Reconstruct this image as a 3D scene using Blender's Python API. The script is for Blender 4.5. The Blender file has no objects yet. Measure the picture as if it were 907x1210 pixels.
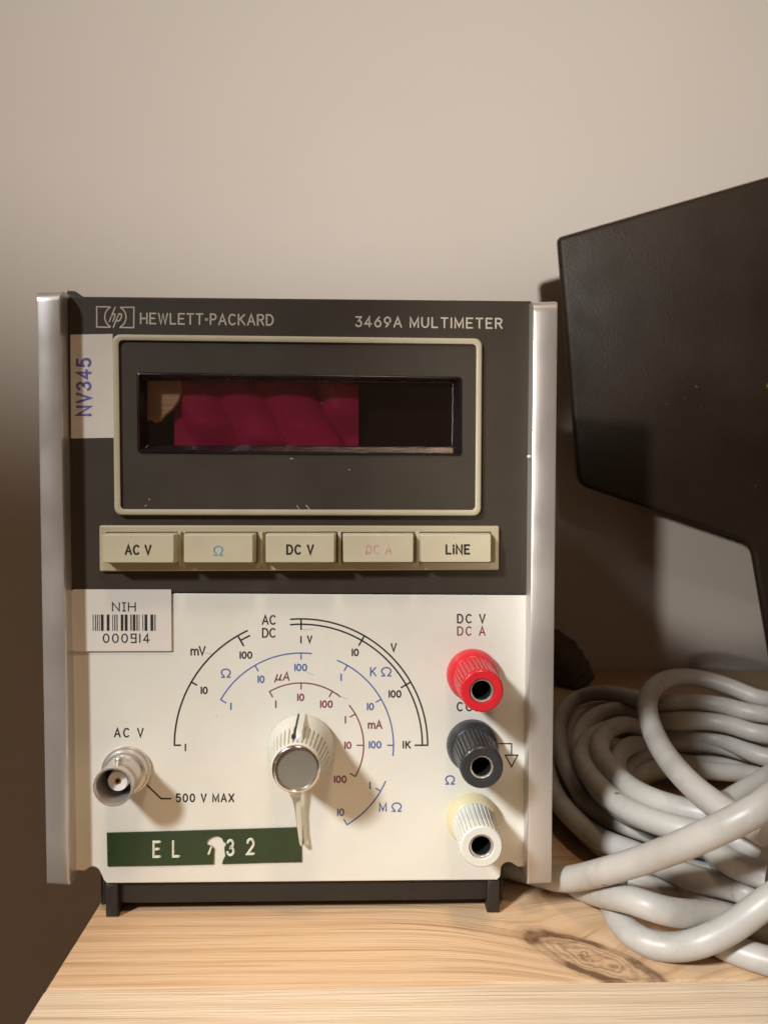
import bpy, bmesh, math, random
from mathutils import Vector, Matrix
random.seed(7)
R = math.radians
sc = bpy.context.scene
C = sc.collection

# ------------------------------------------------------------------ camera
F, CX, CY = 909.0, 453.5, 605.0           # focal length and centre of the photograph in its pixels
cam_d = bpy.data.cameras.new('Camera')
cam_d.sensor_fit = 'VERTICAL'
cam_d.sensor_height = 5.72
cam_d.sensor_width = 5.72
cam_d.lens = 5.72 * F / 1210.0
cam_d.clip_start = 0.005
cam_d.clip_end = 20
cam_d.dof.use_dof = True
cam_d.dof.focus_distance = 0.190
cam_d.dof.aperture_fstop = 5.0
cam = bpy.data.objects.new('Camera', cam_d)
C.objects.link(cam)
cam.rotation_mode = 'QUATERNION'
CAMR = (Matrix.Rotation(R(-1.65), 3, 'Z') @ Matrix.Rotation(R(90 - 1.9), 3, 'X') @ Matrix.Rotation(R(0.3), 3, 'Z'))
cam.rotation_quaternion = CAMR.to_quaternion()
cam.location = (0, 0, 0)
sc.camera = cam

# ------------------------------------------------------------------ world, lamps, exposure
w = bpy.data.worlds.new('World')
sc.world = w
w.use_nodes = True
bg = w.node_tree.nodes['Background']
bg.inputs[0].default_value = (1.0, 0.63, 0.39, 1)
bg.inputs[1].default_value = 0.11

def spot(name, loc, aim, power, col, size_deg, blend, radius):
    l = bpy.data.lights.new(name, 'SPOT')
    l.energy = power; l.color = col; l.spot_size = R(size_deg); l.spot_blend = blend
    l.shadow_soft_size = radius
    o = bpy.data.objects.new(name, l); C.objects.link(o)
    o.location = loc
    o.rotation_mode = 'QUATERNION'
    o.rotation_quaternion = (Vector(aim) - Vector(loc)).to_track_quat('-Z', 'Y')
    return o
# bench lamp, above and to the left of the instrument
spot('bench_lamp', (-0.85, -0.755, 0.777), (0.024, 0.145, -0.105), 126, (0.93, 0.975, 1.0), 13.6, 0.9, 0.10)
# warm lamp almost overhead, a little in front
spot('overhead_lamp', (0.02, -0.22, 0.80), (-0.03, 0.155, -0.09), 18, (1.0, 0.74, 0.48), 14.5, 0.9, 0.09)
# added spot washing the upper wall; its cone edge imitates a shadow edge
spot('wall_wash_spot', (0.06, -0.12, 0.19), (0.035, 0.459, 0.80), 10.9, (1.0, 0.965, 0.91), 137, 0.45, 0.015)
# narrow spot added at the left, shaped to light only a wall band
spot('band_spot', (-0.345, -0.606, 0.10), (0.225, 0.459, -0.005), 17, (1.0, 0.94, 0.86), 9.5, 0.35, 0.016)

sc.view_settings.view_transform = 'Standard'
sc.view_settings.look = 'None'
sc.view_settings.exposure = 0.17
sc.view_settings.gamma = 1.0
sc.render.engine = 'CYCLES'
sc.cycles.use_denoising = True
sc.cycles.max_bounces = 8
sc.cycles.transparent_max_bounces = 12

# ------------------------------------------------------------------ measuring helpers
def ray(px, py):
    return CAMR @ Vector(((px - CX) / F, -(py - CY) / F, -1.0))
def P(px, py, Y):                         # point of the plane y = Y seen at that spot of the photograph
    d = ray(px, py); return d * (Y / d.y)
def PZ(px, py, z):                        # point of the level plane z seen at that spot
    d = ray(px, py); return d * (z / d.z)

D = 0.194                                 # distance to the instrument's lower panel
MM = 0.001
SHELF_Z = P(132, 1077, D + 0.003).z
WALL_Y = PZ(800, 791, SHELF_Z).y

# ------------------------------------------------------------------ object helpers
def wloc(o):
    v = Vector((0, 0, 0))
    while o is not None:
        v = v + o.location; o = o.parent
    return v
def empty(name, loc, label, cat, group=None):
    o = bpy.data.objects.new(name, None); C.objects.link(o)
    o.location = loc; o['label'] = label; o['category'] = cat
    if group: o['group'] = group
    return o
def mesh_obj(name, verts, faces, mat, parent=None, smooth=35, flip_fix=True):
    vs = [Vector(v) for v in verts]
    lo = Vector((min(v.x for v in vs), min(v.y for v in vs), min(v.z for v in vs)))
    hi = Vector((max(v.x for v in vs), max(v.y for v in vs), max(v.z for v in vs)))
    c = (lo + hi) / 2
    me = bpy.data.meshes.new(name)
    me.from_pydata([tuple(v - c) for v in vs], [], faces)
    if flip_fix:
        bm = bmesh.new(); bm.from_mesh(me)
        bmesh.ops.recalc_face_normals(bm, faces=bm.faces)
        bm.to_mesh(me); bm.free()
    if smooth:
        for p in me.polygons: p.use_smooth = True
        me.set_sharp_from_angle(angle=R(smooth))
    me.update()
    if mat: me.materials.append(mat)
    o = bpy.data.objects.new(name, me); C.objects.link(o)
    o.location = c - (wloc(parent) if parent else Vector((0, 0, 0)))
    o.parent = parent
    return o
class G:                                  # collects vertices and faces of one mesh
    def __init__(s): s.v = []; s.f = []
    def add(s, vs, fs):
        b = len(s.v); s.v += [Vector(v) for v in vs]; s.f += [[i + b for i in f] for f in fs]
    def loft(s, loops, cap0=False, cap1=False, closed=True):
        n = len(loops[0]); vs = []; fs = []
        for L in loops: vs += L
        for k in range(len(loops) - 1):
            for i in range(n if closed else n - 1):
                j = (i + 1) % n
                fs.append([k * n + i, k * n + j, (k + 1) * n + j, (k + 1) * n + i])
        if cap0: fs.append(list(range(n))[::-1])
        if cap1: fs.append([(len(loops) - 1) * n + i for i in range(n)])
        s.add(vs, fs)
    def box(s, a, b, bev=0.0):
        x0, x1 = sorted((a[0], b[0])); y0, y1 = sorted((a[1], b[1])); z0, z1 = sorted((a[2], b[2]))
        pts = [(x0, z0), (x1, z0), (x1, z1), (x0, z1)]
        s.loft(chamfer([Vector((p[0], 0, p[1])) for p in pts], y0, y1, bev), True, True)
    def obj(s, name, mat, parent=None, smooth=35):
        return mesh_obj(name, s.v, s.f, mat, parent, smooth)
def fillet(pts, r, n=5):                  # rounds the corners of a closed outline (2D tuples)
    out = []; m = len(pts)
    rs = r if isinstance(r, (list, tuple)) else [r] * m
    for i in range(m):
        p = Vector(pts[i]); a = Vector(pts[i - 1]) - p; b = Vector(pts[(i + 1) % m]) - p
        if rs[i] <= 0: out.append(tuple(p)); continue
        la, lb = a.length, b.length; a.normalize(); b.normalize()
        ang = a.angle(b); t = min(rs[i] / math.tan(ang / 2), la * .49, lb * .49); rr = t * math.tan(ang / 2)
        bis = (a + b).normalized(); c = p + bis * (rr / math.sin(ang / 2))
        s0 = p + a * t - c; s1 = p + b * t - c
        a0 = math.atan2(s0.y, s0.x); a1 = math.atan2(s1.y, s1.x); d = (a1 - a0 + math.pi) % (2 * math.pi) - math.pi
        for k in range(n + 1):
            q = a0 + d * k / n; out.append((c.x + rr * math.cos(q), c.y + rr * math.sin(q)))
    return out
def inset3(loop, d):                      # moves a closed outline in the x-z plane inwards
    n = len(loop)
    area = sum(loop[i - 1].x * loop[i].z - loop[i].x * loop[i - 1].z for i in range(n))
    s = 1 if area > 0 else -1; out = []
    for i in range(n):
        a = loop[i] - loop[i - 1]; b = loop[(i + 1) % n] - loop[i]
        na = Vector((-a.z, 0, a.x)); nb = Vector((-b.z, 0, b.x))
        if na.length < 1e-9: na = nb
        if nb.length < 1e-9: nb = na
        na.normalize(); nb.normalize()
        m = na + nb; m = m.normalized() if m.length > 1e-6 else na
        k = 1 / max(0.5, m.dot(na))
        out.append(loop[i] + m * (s * d * k))
    return out
def chamfer(loop, yf, yb, b, n=3):        # loops of a slab with a rounded front rim
    def at(L, y): return [Vector((v.x, y, v.z)) for v in L]
    if b <= 0: return [at(loop, yf), at(loop, yb)]
    out = []
    for k in range(n + 1):
        q = math.pi / 2 * k / n
        out.append(at(inset3(loop, b * (1 - math.sin(q))), yf + b * (1 - math.cos(q))))
    out.append(at(loop, yb))
    return out
def px_loop(pts, Y): return [P(x, y, Y) for x, y in pts]
def slab(name, pts, yf, yb, mat, parent, bev=0.0, smooth=12, ref=None):
    g = G(); g.loft(chamfer(px_loop(pts, ref or yf), yf, yb, bev), True, True)
    return g.obj(name, mat, parent, smooth)
def ringpts(c, r, y, n=48, fn=None):
    return [Vector((c.x + (fn(k, r) if fn else r) * math.cos(2 * math.pi * k / n), y, c.z + (fn(k, r) if fn else r) * math.sin(2 * math.pi * k / n))) for k in range(n)]
def lathe(g, c, prof, n=48, cap0=False, cap1=True, fns=None):   # prof: (radius, depth in front of the panel) in mm, axis along -y
    loops = [ringpts(c, r * MM, c.y - h * MM, n, fns[i] if fns else None) for i, (r, h) in enumerate(prof)]
    g.loft(loops, cap0, cap1)

# ------------------------------------------------------------------ materials
def mat(name, col, rough=0.5, metal=0.0, spec=0.5, var=0.06, nscale=60, bump=0.0, bscale=400, coat=0.0, rvar=0.08, speck=0.0, speck_col=(0.05, 0.04, 0.03), speck_scale=500, stain=0.0, stain_col=(.5, .42, .28), stain_scale=14):
    m = bpy.data.materials.new(name); m.use_nodes = True
    nt = m.node_tree; N = nt.nodes; L = nt.links
    b = N['Principled BSDF']
    b.inputs['Metallic'].default_value = metal
    b.inputs['Specular IOR Level'].default_value = spec
    b.inputs['Coat Weight'].default_value = coat
    tc = N.new('ShaderNodeTexCoord')
    n1 = N.new('ShaderNodeTexNoise'); n1.inputs['Scale'].default_value = nscale; n1.inputs['Detail'].default_value = 5
    L.new(tc.outputs['Object'], n1.inputs['Vector'])
    r = N.new('ShaderNodeMapRange'); r.inputs['From Min'].default_value = .3; r.inputs['From Max'].default_value = .7
    r.inputs['To Min'].default_value = 1 - var; r.inputs['To Max'].default_value = 1 + var
    L.new(n1.outputs['Fac'], r.inputs['Value'])
    mx = N.new('ShaderNodeMix'); mx.data_type = 'RGBA'; mx.blend_type = 'MULTIPLY'; mx.inputs['Factor'].default_value = 1
    mx.inputs['A'].default_value = (*col, 1)
    L.new(r.outputs['Result'], mx.inputs['B'])
    outc = mx.outputs['Result']
    if speck > 0:
        n3 = N.new('ShaderNodeTexNoise'); n3.inputs['Scale'].default_value = speck_scale; n3.inputs['Detail'].default_value = 3
        L.new(tc.outputs['Object'], n3.inputs['Vector'])
        r3 = N.new('ShaderNodeMapRange'); r3.inputs['From Min'].default_value = .80 - .12 * speck; r3.inputs['From Max'].default_value = .86 - .12 * speck
        L.new(n3.outputs['Fac'], r3.inputs['Value'])
        m3 = N.new('ShaderNodeMix'); m3.data_type = 'RGBA'; m3.inputs['B'].default_value = (*speck_col, 1)
        L.new(outc, m3.inputs['A']); L.new(r3.outputs['Result'], m3.inputs['Factor'])
        outc = m3.outputs['Result']
    if stain > 0:
        n5 = N.new('ShaderNodeTexNoise'); n5.inputs['Scale'].default_value = stain_scale; n5.inputs['Detail'].default_value = 7; n5.inputs['Roughness'].default_value = .65
        L.new(tc.outputs['Object'], n5.inputs['Vector'])
        r5 = N.new('ShaderNodeMapRange'); r5.inputs['From Min'].default_value = .48; r5.inputs['From Max'].default_value = .72; r5.inputs['To Max'].default_value = stain
        L.new(n5.outputs['Fac'], r5.inputs['Value'])
        m5 = N.new('ShaderNodeMix'); m5.data_type = 'RGBA'; m5.inputs['B'].default_value = (*stain_col, 1)
        L.new(outc, m5.inputs['A']); L.new(r5.outputs['Result'], m5.inputs['Factor'])
        outc = m5.outputs['Result']
    L.new(outc, b.inputs['Base Color'])
    n2 = N.new('ShaderNodeTexNoise'); n2.inputs['Scale'].default_value = nscale * 2.3; n2.inputs['Detail'].default_value = 4
    L.new(tc.outputs['Object'], n2.inputs['Vector'])
    r2 = N.new('ShaderNodeMapRange'); r2.inputs['From Min'].default_value = .3; r2.inputs['From Max'].default_value = .7
    r2.inputs['To Min'].default_value = max(0.02, rough - rvar); r2.inputs['To Max'].default_value = min(1, rough + rvar)
    L.new(n2.outputs['Fac'], r2.inputs['Value']); L.new(r2.outputs['Result'], b.inputs['Roughness'])
    if bump > 0:
        n4 = N.new('ShaderNodeTexNoise'); n4.inputs['Scale'].default_value = bscale; n4.inputs['Detail'].default_value = 3
        L.new(tc.outputs['Object'], n4.inputs['Vector'])
        bp = N.new('ShaderNodeBump'); bp.inputs['Strength'].default_value = bump; bp.inputs['Distance'].default_value = 0.0005
        L.new(n4.outputs['Fac'], bp.inputs['Height']); L.new(bp.outputs['Normal'], b.inputs['Normal'])
    return m
M = {}
M['white_enamel'] = mat('white_enamel', (0.70, 0.675, 0.60), .38, var=.045, nscale=30, bump=.05, bscale=900, speck=.25, speck_col=(.4, .35, .27), speck_scale=260, stain=.35, stain_col=(.58, .53, .42), stain_scale=22)
M['dark_enamel'] = mat('dark_enamel', (0.043, 0.0325, 0.0225), .55, spec=.3, var=.10, nscale=45, bump=.06, bscale=1500, speck=.05, speck_col=(.22, .2, .17), speck_scale=420)
M['plate'] = mat('plate', (0.047, 0.037, 0.0265), .5, spec=.3, var=.08, nscale=40, bump=.05, bscale=1500, speck=.2, speck_col=(.25, .23, .2), speck_scale=380)
M['olive_plastic'] = mat('olive_plastic', (0.43, 0.375, 0.24), .4, var=.05, nscale=90, bump=.10, bscale=900)
M['bezel'] = mat('bezel', (0.46, 0.41, 0.29), .4, var=.05, nscale=80, bump=.05, bscale=900)
M['button'] = mat('button', (0.53, 0.475, 0.335), .35, var=.04, nscale=120, bump=.04, bscale=900)
M['black_gloss'] = mat('black_gloss', (0.012, 0.007, 0.008), .25, var=.05)
M['case'] = mat('case', (0.05, 0.042, 0.034), .6, bump=.2, bscale=1200)
M['base_black'] = mat('base_black', (0.019, 0.0145, 0.0105), .55, bump=.1, bscale=1200, speck=.1, speck_col=(.15, .13, .1), speck_scale=500)
M['ink_black'] = mat('ink_black', (0.022, 0.019, 0.017), .5)
M['ink_blue'] = mat('ink_blue', (0.075, 0.125, 0.33), .5)
M['ink_lightblue'] = mat('ink_lightblue', (0.17, 0.29, 0.36), .5, var=.25, nscale=900)
M['ink_maroon'] = mat('ink_maroon', (0.20, 0.045, 0.075), .5)
M['ink_pink'] = mat('ink_pink', (0.50, 0.33, 0.29), .5, var=.22, nscale=700)
M['ink_violet'] = mat('ink_violet', (0.13, 0.11, 0.33), .6, var=.35, nscale=700)
M['ink_cream'] = mat('ink_cream', (0.50, 0.45, 0.37), .5)
M['paper'] = mat('paper', (0.66, 0.60, 0.545), .55, var=.05, nscale=50, bump=.1, bscale=500, stain=.5, stain_col=(.5, .42, .33), stain_scale=60)
M['sticker'] = mat('sticker', (0.68, 0.63, 0.57), .4, var=.03, nscale=40)
M['tape'] = mat('tape', (0.020, 0.042, 0.014), .32, var=.12, nscale=60, bump=.05, bscale=300)
M['emboss'] = mat('emboss', (0.62, 0.64, 0.50), .5, var=.1, nscale=900)
M['red'] = mat('red_plastic', (0.60, 0.018, 0.028), .30, var=.06, bump=.05, bscale=1000)
M['blackp'] = mat('black_plastic', (0.030, 0.030, 0.033), .32, var=.1, bump=.05, bscale=1000)
M['whitep'] = mat('white_plastic', (0.66, 0.64, 0.57), .35, var=.04, bump=.04, bscale=1000)
M['yellowed'] = mat('yellowed_plastic', (0.66, 0.57, 0.34), .35, var=.08)
M['knob'] = mat('knob_plastic', (0.60, 0.58, 0.50), .35, var=.05, bump=.04, bscale=1000)
M['chrome'] = mat('chrome', (0.78, 0.73, 0.68), .16, metal=1.0, var=.03, rvar=.03)
M['nickel'] = mat('nickel', (0.66, 0.61, 0.56), .30, metal=.75, var=.03, nscale=90, rvar=.03)
M['cap_grey'] = mat('cap_grey', (0.23, 0.21, 0.175), .4, metal=.35, var=.05)
M['teflon'] = mat('teflon', (0.75, 0.70, 0.66), .45)
M['gold'] = mat('gold', (0.55, 0.36, 0.14), .3, metal=.9)
M['hole'] = mat('hole', (0.006, 0.005, 0.005), .6)
M['brass'] = mat('brass', (0.62, 0.45, 0.20), .3, metal=.9, var=.15, nscale=500)
M['housing'] = mat('housing_paint', (0.028, 0.0185, 0.011), .48, var=.15, nscale=25, bump=.25, bscale=900, speck=.0, spec=.25)
M['chip'] = mat('chip', (0.075, 0.062, 0.05), .6)
M['plug'] = mat('plug_rubber', (0.07, 0.05, 0.03), .6, var=.25, nscale=120, bump=.5, bscale=150)
M['board'] = mat('board', (0.75, 0.52, 0.27), .4, var=.2, nscale=140)
M['dark_in'] = mat('dark_interior', (0.008, 0.003, 0.003), .5, spec=.05)
M['filter'] = mat('red_filter', (0.25, 0.004, 0.042), .27, var=.05)
M['cable'] = mat('cable_jacket', (0.455, 0.42, 0.375), .42, var=.10, nscale=60, bump=.02, bscale=260, rvar=.04, speck=.75, speck_col=(.15, .12, .09), speck_scale=170, stain=.55, stain_col=(.27, .235, .19), stain_scale=75)

def aluminium():
    m = mat('aluminium', (0.62, 0.585, 0.56), .36, metal=.68, var=.05, nscale=30, speck=.05, speck_col=(.15, .12, .1), speck_scale=300)
    N = m.node_tree.nodes; L = m.node_tree.links; b = N['Principled BSDF']
    tc = N.new('ShaderNodeTexCoord'); mp = N.new('ShaderNodeMapping'); mp.inputs['Scale'].default_value = (3500, 3500, 60)
    n = N.new('ShaderNodeTexNoise'); n.inputs['Scale'].default_value = 1; n.inputs['Detail'].default_value = 4
    L.new(tc.outputs['Object'], mp.inputs[0]); L.new(mp.outputs[0], n.inputs['Vector'])
    bp = N.new('ShaderNodeBump'); bp.inputs['Strength'].default_value = .10; bp.inputs['Distance'].default_value = .0002
    L.new(n.outputs['Fac'], bp.inputs['Height']); L.new(bp.outputs['Normal'], b.inputs['Normal'])
    return m
M['aluminium'] = aluminium()

def glass_mat():
    m = bpy.data.materials.new('window_glass'); m.use_nodes = True
    nt = m.node_tree; N = nt.nodes; L = nt.links
    N.remove(N['Principled BSDF'])
    t = N.new('ShaderNodeBsdfTransparent'); t.inputs[0].default_value = (.92, .88, .88, 1)
    g = N.new('ShaderNodeBsdfGlossy'); g.inputs['Roughness'].default_value = .03
    lw = N.new('ShaderNodeLayerWeight'); lw.inputs[0].default_value = .5
    pw = N.new('ShaderNodeMath'); pw.operation = 'POWER'; pw.inputs[1].default_value = 4.5; L.new(lw.outputs['Facing'], pw.inputs[0])
    f = N.new('ShaderNodeMath'); f.operation = 'MULTIPLY_ADD'; f.inputs[1].default_value = .9; f.inputs[2].default_value = .045; L.new(pw.outputs[0], f.inputs[0])
    x = N.new('ShaderNodeMixShader')
    L.new(f.outputs[0], x.inputs[0]); L.new(t.outputs[0], x.inputs[1]); L.new(g.outputs[0], x.inputs[2])
    L.new(x.outputs[0], N['Material Output'].inputs[0])
    return m
M['glass'] = glass_mat()
def drip_mat():
    m = bpy.data.materials.new('clear_glue'); m.use_nodes = True
    b = m.node_tree.nodes['Principled BSDF']
    b.inputs['Base Color'].default_value = (.93, .87, .74, 1); b.inputs['Roughness'].default_value = .08
    b.inputs['Transmission Weight'].default_value = .93; b.inputs['IOR'].default_value = 1.35
    return m
M['drip'] = drip_mat()

def wall_mat():
    m = mat('wall_paint', (0.57, 0.51, 0.455), .7, var=.015, nscale=6, bump=.32, bscale=130)
    return m
M['wall'] = wall_mat()

def wood(name, c_light, c_dark, seed, knot=None, line=330):
    m = bpy.data.materials.new(name); m.use_nodes = True
    nt = m.node_tree; N = nt.nodes; L = nt.links; b = N['Principled BSDF']
    def math_(op, a, bb=None, c=None):
        n = N.new('ShaderNodeMath'); n.operation = op
        for i, v in enumerate((a, bb, c)):
            if v is None: continue
            if isinstance(v, (int, float)): n.inputs[i].default_value = v
            else: L.new(v, n.inputs[i])
        return n.outputs[0]
    g = N.new('ShaderNodeNewGeometry'); sp = N.new('ShaderNodeSeparateXYZ'); L.new(g.outputs['Position'], sp.inputs[0])
    x, y, z = sp.outputs
    kf = None
    if knot:
        dx = math_('SUBTRACT', x, knot[0]); dy = math_('SUBTRACT', y, knot[1])
        rot = knot[4]
        ux = math_('ADD', math_('MULTIPLY', dx, math.cos(rot)), math_('MULTIPLY', dy, math.sin(rot)))
        uy = math_('SUBTRACT', math_('MULTIPLY', dy, math.cos(rot)), math_('MULTIPLY', dx, math.sin(rot)))
        ux = math_('DIVIDE', ux, knot[2]); uy = math_('DIVIDE', uy, knot[3])
        nk = N.new('ShaderNodeTexNoise'); nk.inputs['Scale'].default_value = 190; nk.inputs['Detail'].default_value = 8
        L.new(g.outputs['Position'], nk.inputs['Vector'])
        r2 = math_('ADD', math_('ADD', math_('MULTIPLY', ux, ux), math_('MULTIPLY', uy, uy)), math_('MULTIPLY', math_('SUBTRACT', nk.outputs['Fac'], .5), .9))
        kf = math_('EXPONENT', math_('MULTIPLY', r2, -1.0))
        wide = math_('EXPONENT', math_('MULTIPLY', r2, -0.22))
        y = math_('ADD', y, math_('MULTIPLY', wide, 0.010))
    nb_ = N.new('ShaderNodeTexNoise'); nb_.inputs['Scale'].default_value = 110; nb_.inputs['Detail'].default_value = 4
    L.new(g.outputs['Position'], nb_.inputs['Vector']); n3b = nb_.outputs['Fac']
    cmb = N.new('ShaderNodeCombineXYZ')
    L.new(math_('MULTIPLY', x, 6.0), cmb.inputs[0]); L.new(math_('MULTIPLY', y, 60.0), cmb.inputs[1]); L.new(math_('ADD', math_('MULTIPLY', z, 20), seed), cmb.inputs[2])
    n1 = N.new('ShaderNodeTexNoise'); n1.inputs['Scale'].default_value = 1.0; n1.inputs['Detail'].default_value = 3
    L.new(cmb.outputs[0], n1.inputs['Vector'])
    ph = math_('ADD', math_('MULTIPLY', y, line * 6.283), math_('MULTIPLY', n1.outputs['Fac'], 16.0))
    ring = math_('MULTIPLY_ADD', math_('SINE', ph), .5, .5)
    ring = math_('POWER', ring, 2.2)
    cm2 = N.new('ShaderNodeCombineXYZ')
    L.new(math_('MULTIPLY', x, 40.0), cm2.inputs[0]); L.new(math_('MULTIPLY', y, 1500.0), cm2.inputs[1]); L.new(math_('MULTIPLY', z, 1500.0), cm2.inputs[2])
    n2 = N.new('ShaderNodeTexNoise'); n2.inputs['Scale'].default_value = 1.0; n2.inputs['Detail'].default_value = 4
    L.new(cm2.outputs[0], n2.inputs['Vector'])
    n3 = N.new('ShaderNodeTexNoise'); n3.inputs['Scale'].default_value = 18; L.new(g.outputs['Position'], n3.inputs['Vector'])
    fac = math_('ADD', math_('MULTIPLY', ring, .42), math_('ADD', math_('MULTIPLY', math_('SUBTRACT', n2.outputs['Fac'], .5), .95), math_('MULTIPLY', math_('SUBTRACT', n3.outputs['Fac'], .5), .7)))
    cl = N.new('ShaderNodeClamp'); L.new(fac, cl.inputs[0])
    mx = N.new('ShaderNodeMix'); mx.data_type = 'RGBA'; mx.inputs['A'].default_value = (*c_light, 1); mx.inputs['B'].default_value = (*c_dark, 1)
    L.new(cl.outputs[0], mx.inputs['Factor'])
    col = mx.outputs['Result']
    # thin dark pitch lines along the grain
    cm4 = N.new('ShaderNodeCombineXYZ')
    L.new(math_('MULTIPLY', x, 14.0), cm4.inputs[0]); L.new(math_('MULTIPLY', y, 800.0), cm4.inputs[1]); cm4.inputs[2].default_value = seed * 3.1
    n4 = N.new('ShaderNodeTexNoise'); n4.inputs['Scale'].default_value = 1.0; n4.inputs['Detail'].default_value = 1
    L.new(cm4.outputs[0], n4.inputs['Vector'])
    r4 = N.new('ShaderNodeMapRange'); r4.inputs['From Min'].default_value = .63; r4.inputs['From Max'].default_value = .70; r4.inputs['To Max'].default_value = .42
    L.new(n4.outputs['Fac'], r4.inputs['Value'])
    mz = N.new('ShaderNodeMix'); mz.data_type = 'RGBA'; mz.inputs['B'].default_value = (c_dark[0] * .5, c_dark[1] * .45, c_dark[2] * .4, 1)
    L.new(col, mz.inputs['A']); L.new(r4.outputs['Result'], mz.inputs['Factor']); col = mz.outputs['Result']
    if knot:
        rr = math_('SQRT', math_('MAXIMUM', r2, 0.0))
        kr = math_('MULTIPLY_ADD', math_('SINE', math_('MULTIPLY', rr, 30.0)), .3, .5)
        edge = math_('EXPONENT', math_('MULTIPLY', math_('POWER', math_('SUBTRACT', rr, 1.0), 2.0), -30.0))
        fk = math_('MINIMUM', math_('ADD', math_('MULTIPLY', math_('MULTIPLY', kf, kr), .9), math_('MULTIPLY', math_('MULTIPLY', edge, math_('POWER', math_('MULTIPLY', n3b, 1.75), 3.0)), .8)), .92)
        mk = N.new('ShaderNodeMix'); mk.data_type = 'RGBA'; mk.inputs['B'].default_value = (.11, .048, .022, 1)
        L.new(col, mk.inputs['A']); L.new(fk, mk.inputs['Factor']); col = mk.outputs['Result']
    L.new(col, b.inputs['Base Color'])
    b.inputs['Roughness'].default_value = .52
    bp = N.new('ShaderNodeBump'); bp.inputs['Strength'].default_value = .6; bp.inputs['Distance'].default_value = .0004
    L.new(n2.outputs['Fac'], bp.inputs['Height']); L.new(bp.outputs['Normal'], b.inputs['Normal'])
    return m

# ------------------------------------------------------------------ the setting: wall and shelf
g = G(); g.box((-1.0, WALL_Y, -0.8), (1.0, WALL_Y + 0.05, 1.0))
o = g.obj('wall', M['wall'], None, 0); o['kind'] = 'structure'; o['label'] = 'cream painted wall behind the instrument'

e0 = PZ(116, 1061, SHELF_Z); e1 = PZ(29, 1207, SHELF_Z)
SHELF_X0 = (e0.x + e1.x) / 2
JOINT = PZ(300, 1165, SHELF_Z).y
KN = PZ(700, 1132, SHELF_Z)
wood_front = wood('pine_pale', (0.78, 0.62, 0.45), (0.60, 0.40, 0.225), 1.7, None, 230)
wood_knot = wood('pine_knot', (0.64, 0.43, 0.255), (0.42, 0.23, 0.105), 5.2, (KN.x, KN.y, 0.0150, 0.0058, R(-38)), 210)
wood_back = wood('pine_back', (0.56, 0.38, 0.22), (0.42, 0.25, 0.12), 9.4, None, 260)
shelf = bpy.data.objects.new('shelf', None); C.objects.link(shelf)
shelf.location = (SHELF_X0, JOINT, SHELF_Z); shelf['kind'] = 'structure'; shelf['label'] = 'pine board shelf under the instrument and cable'
def plank(y0, y1, m, dz=0.0):
    g = G()
    prof = fillet([(y0, SHELF_Z - 0.026), (y1, SHELF_Z - 0.026), (y1, SHELF_Z + dz), (y0, SHELF_Z + dz)], [0, 0, .0007, .0007], 3)
    n = 26; loops = []
    for k in range(n + 1):
        x = SHELF_X0 + (0.75 * k / n)
        if k == 0:
            cy = (y0 + y1) / 2
            loops.append([Vector((x + .0006, a, b)) if b < SHELF_Z - .01 else Vector((x + .0006, a, b - .0006)) for a, b in prof])
        loops.append([Vector((x + (.0012 if k == 0 else 0), a, b)) for a, b in prof])
    g.loft(loops, True, True)
    return g.obj('plank', m, shelf, 40)
plank(JOINT - 0.085, JOINT - 0.0001, wood_front, 0.0000)
plank(JOINT + 0.0001, JOINT + 0.092, wood_knot, -0.00015)
plank(JOINT + 0.0922, JOINT + 0.184, wood_back, 0.0)
plank(JOINT + 0.1842, WALL_Y - 0.001, wood_back, -0.0001)

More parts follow.
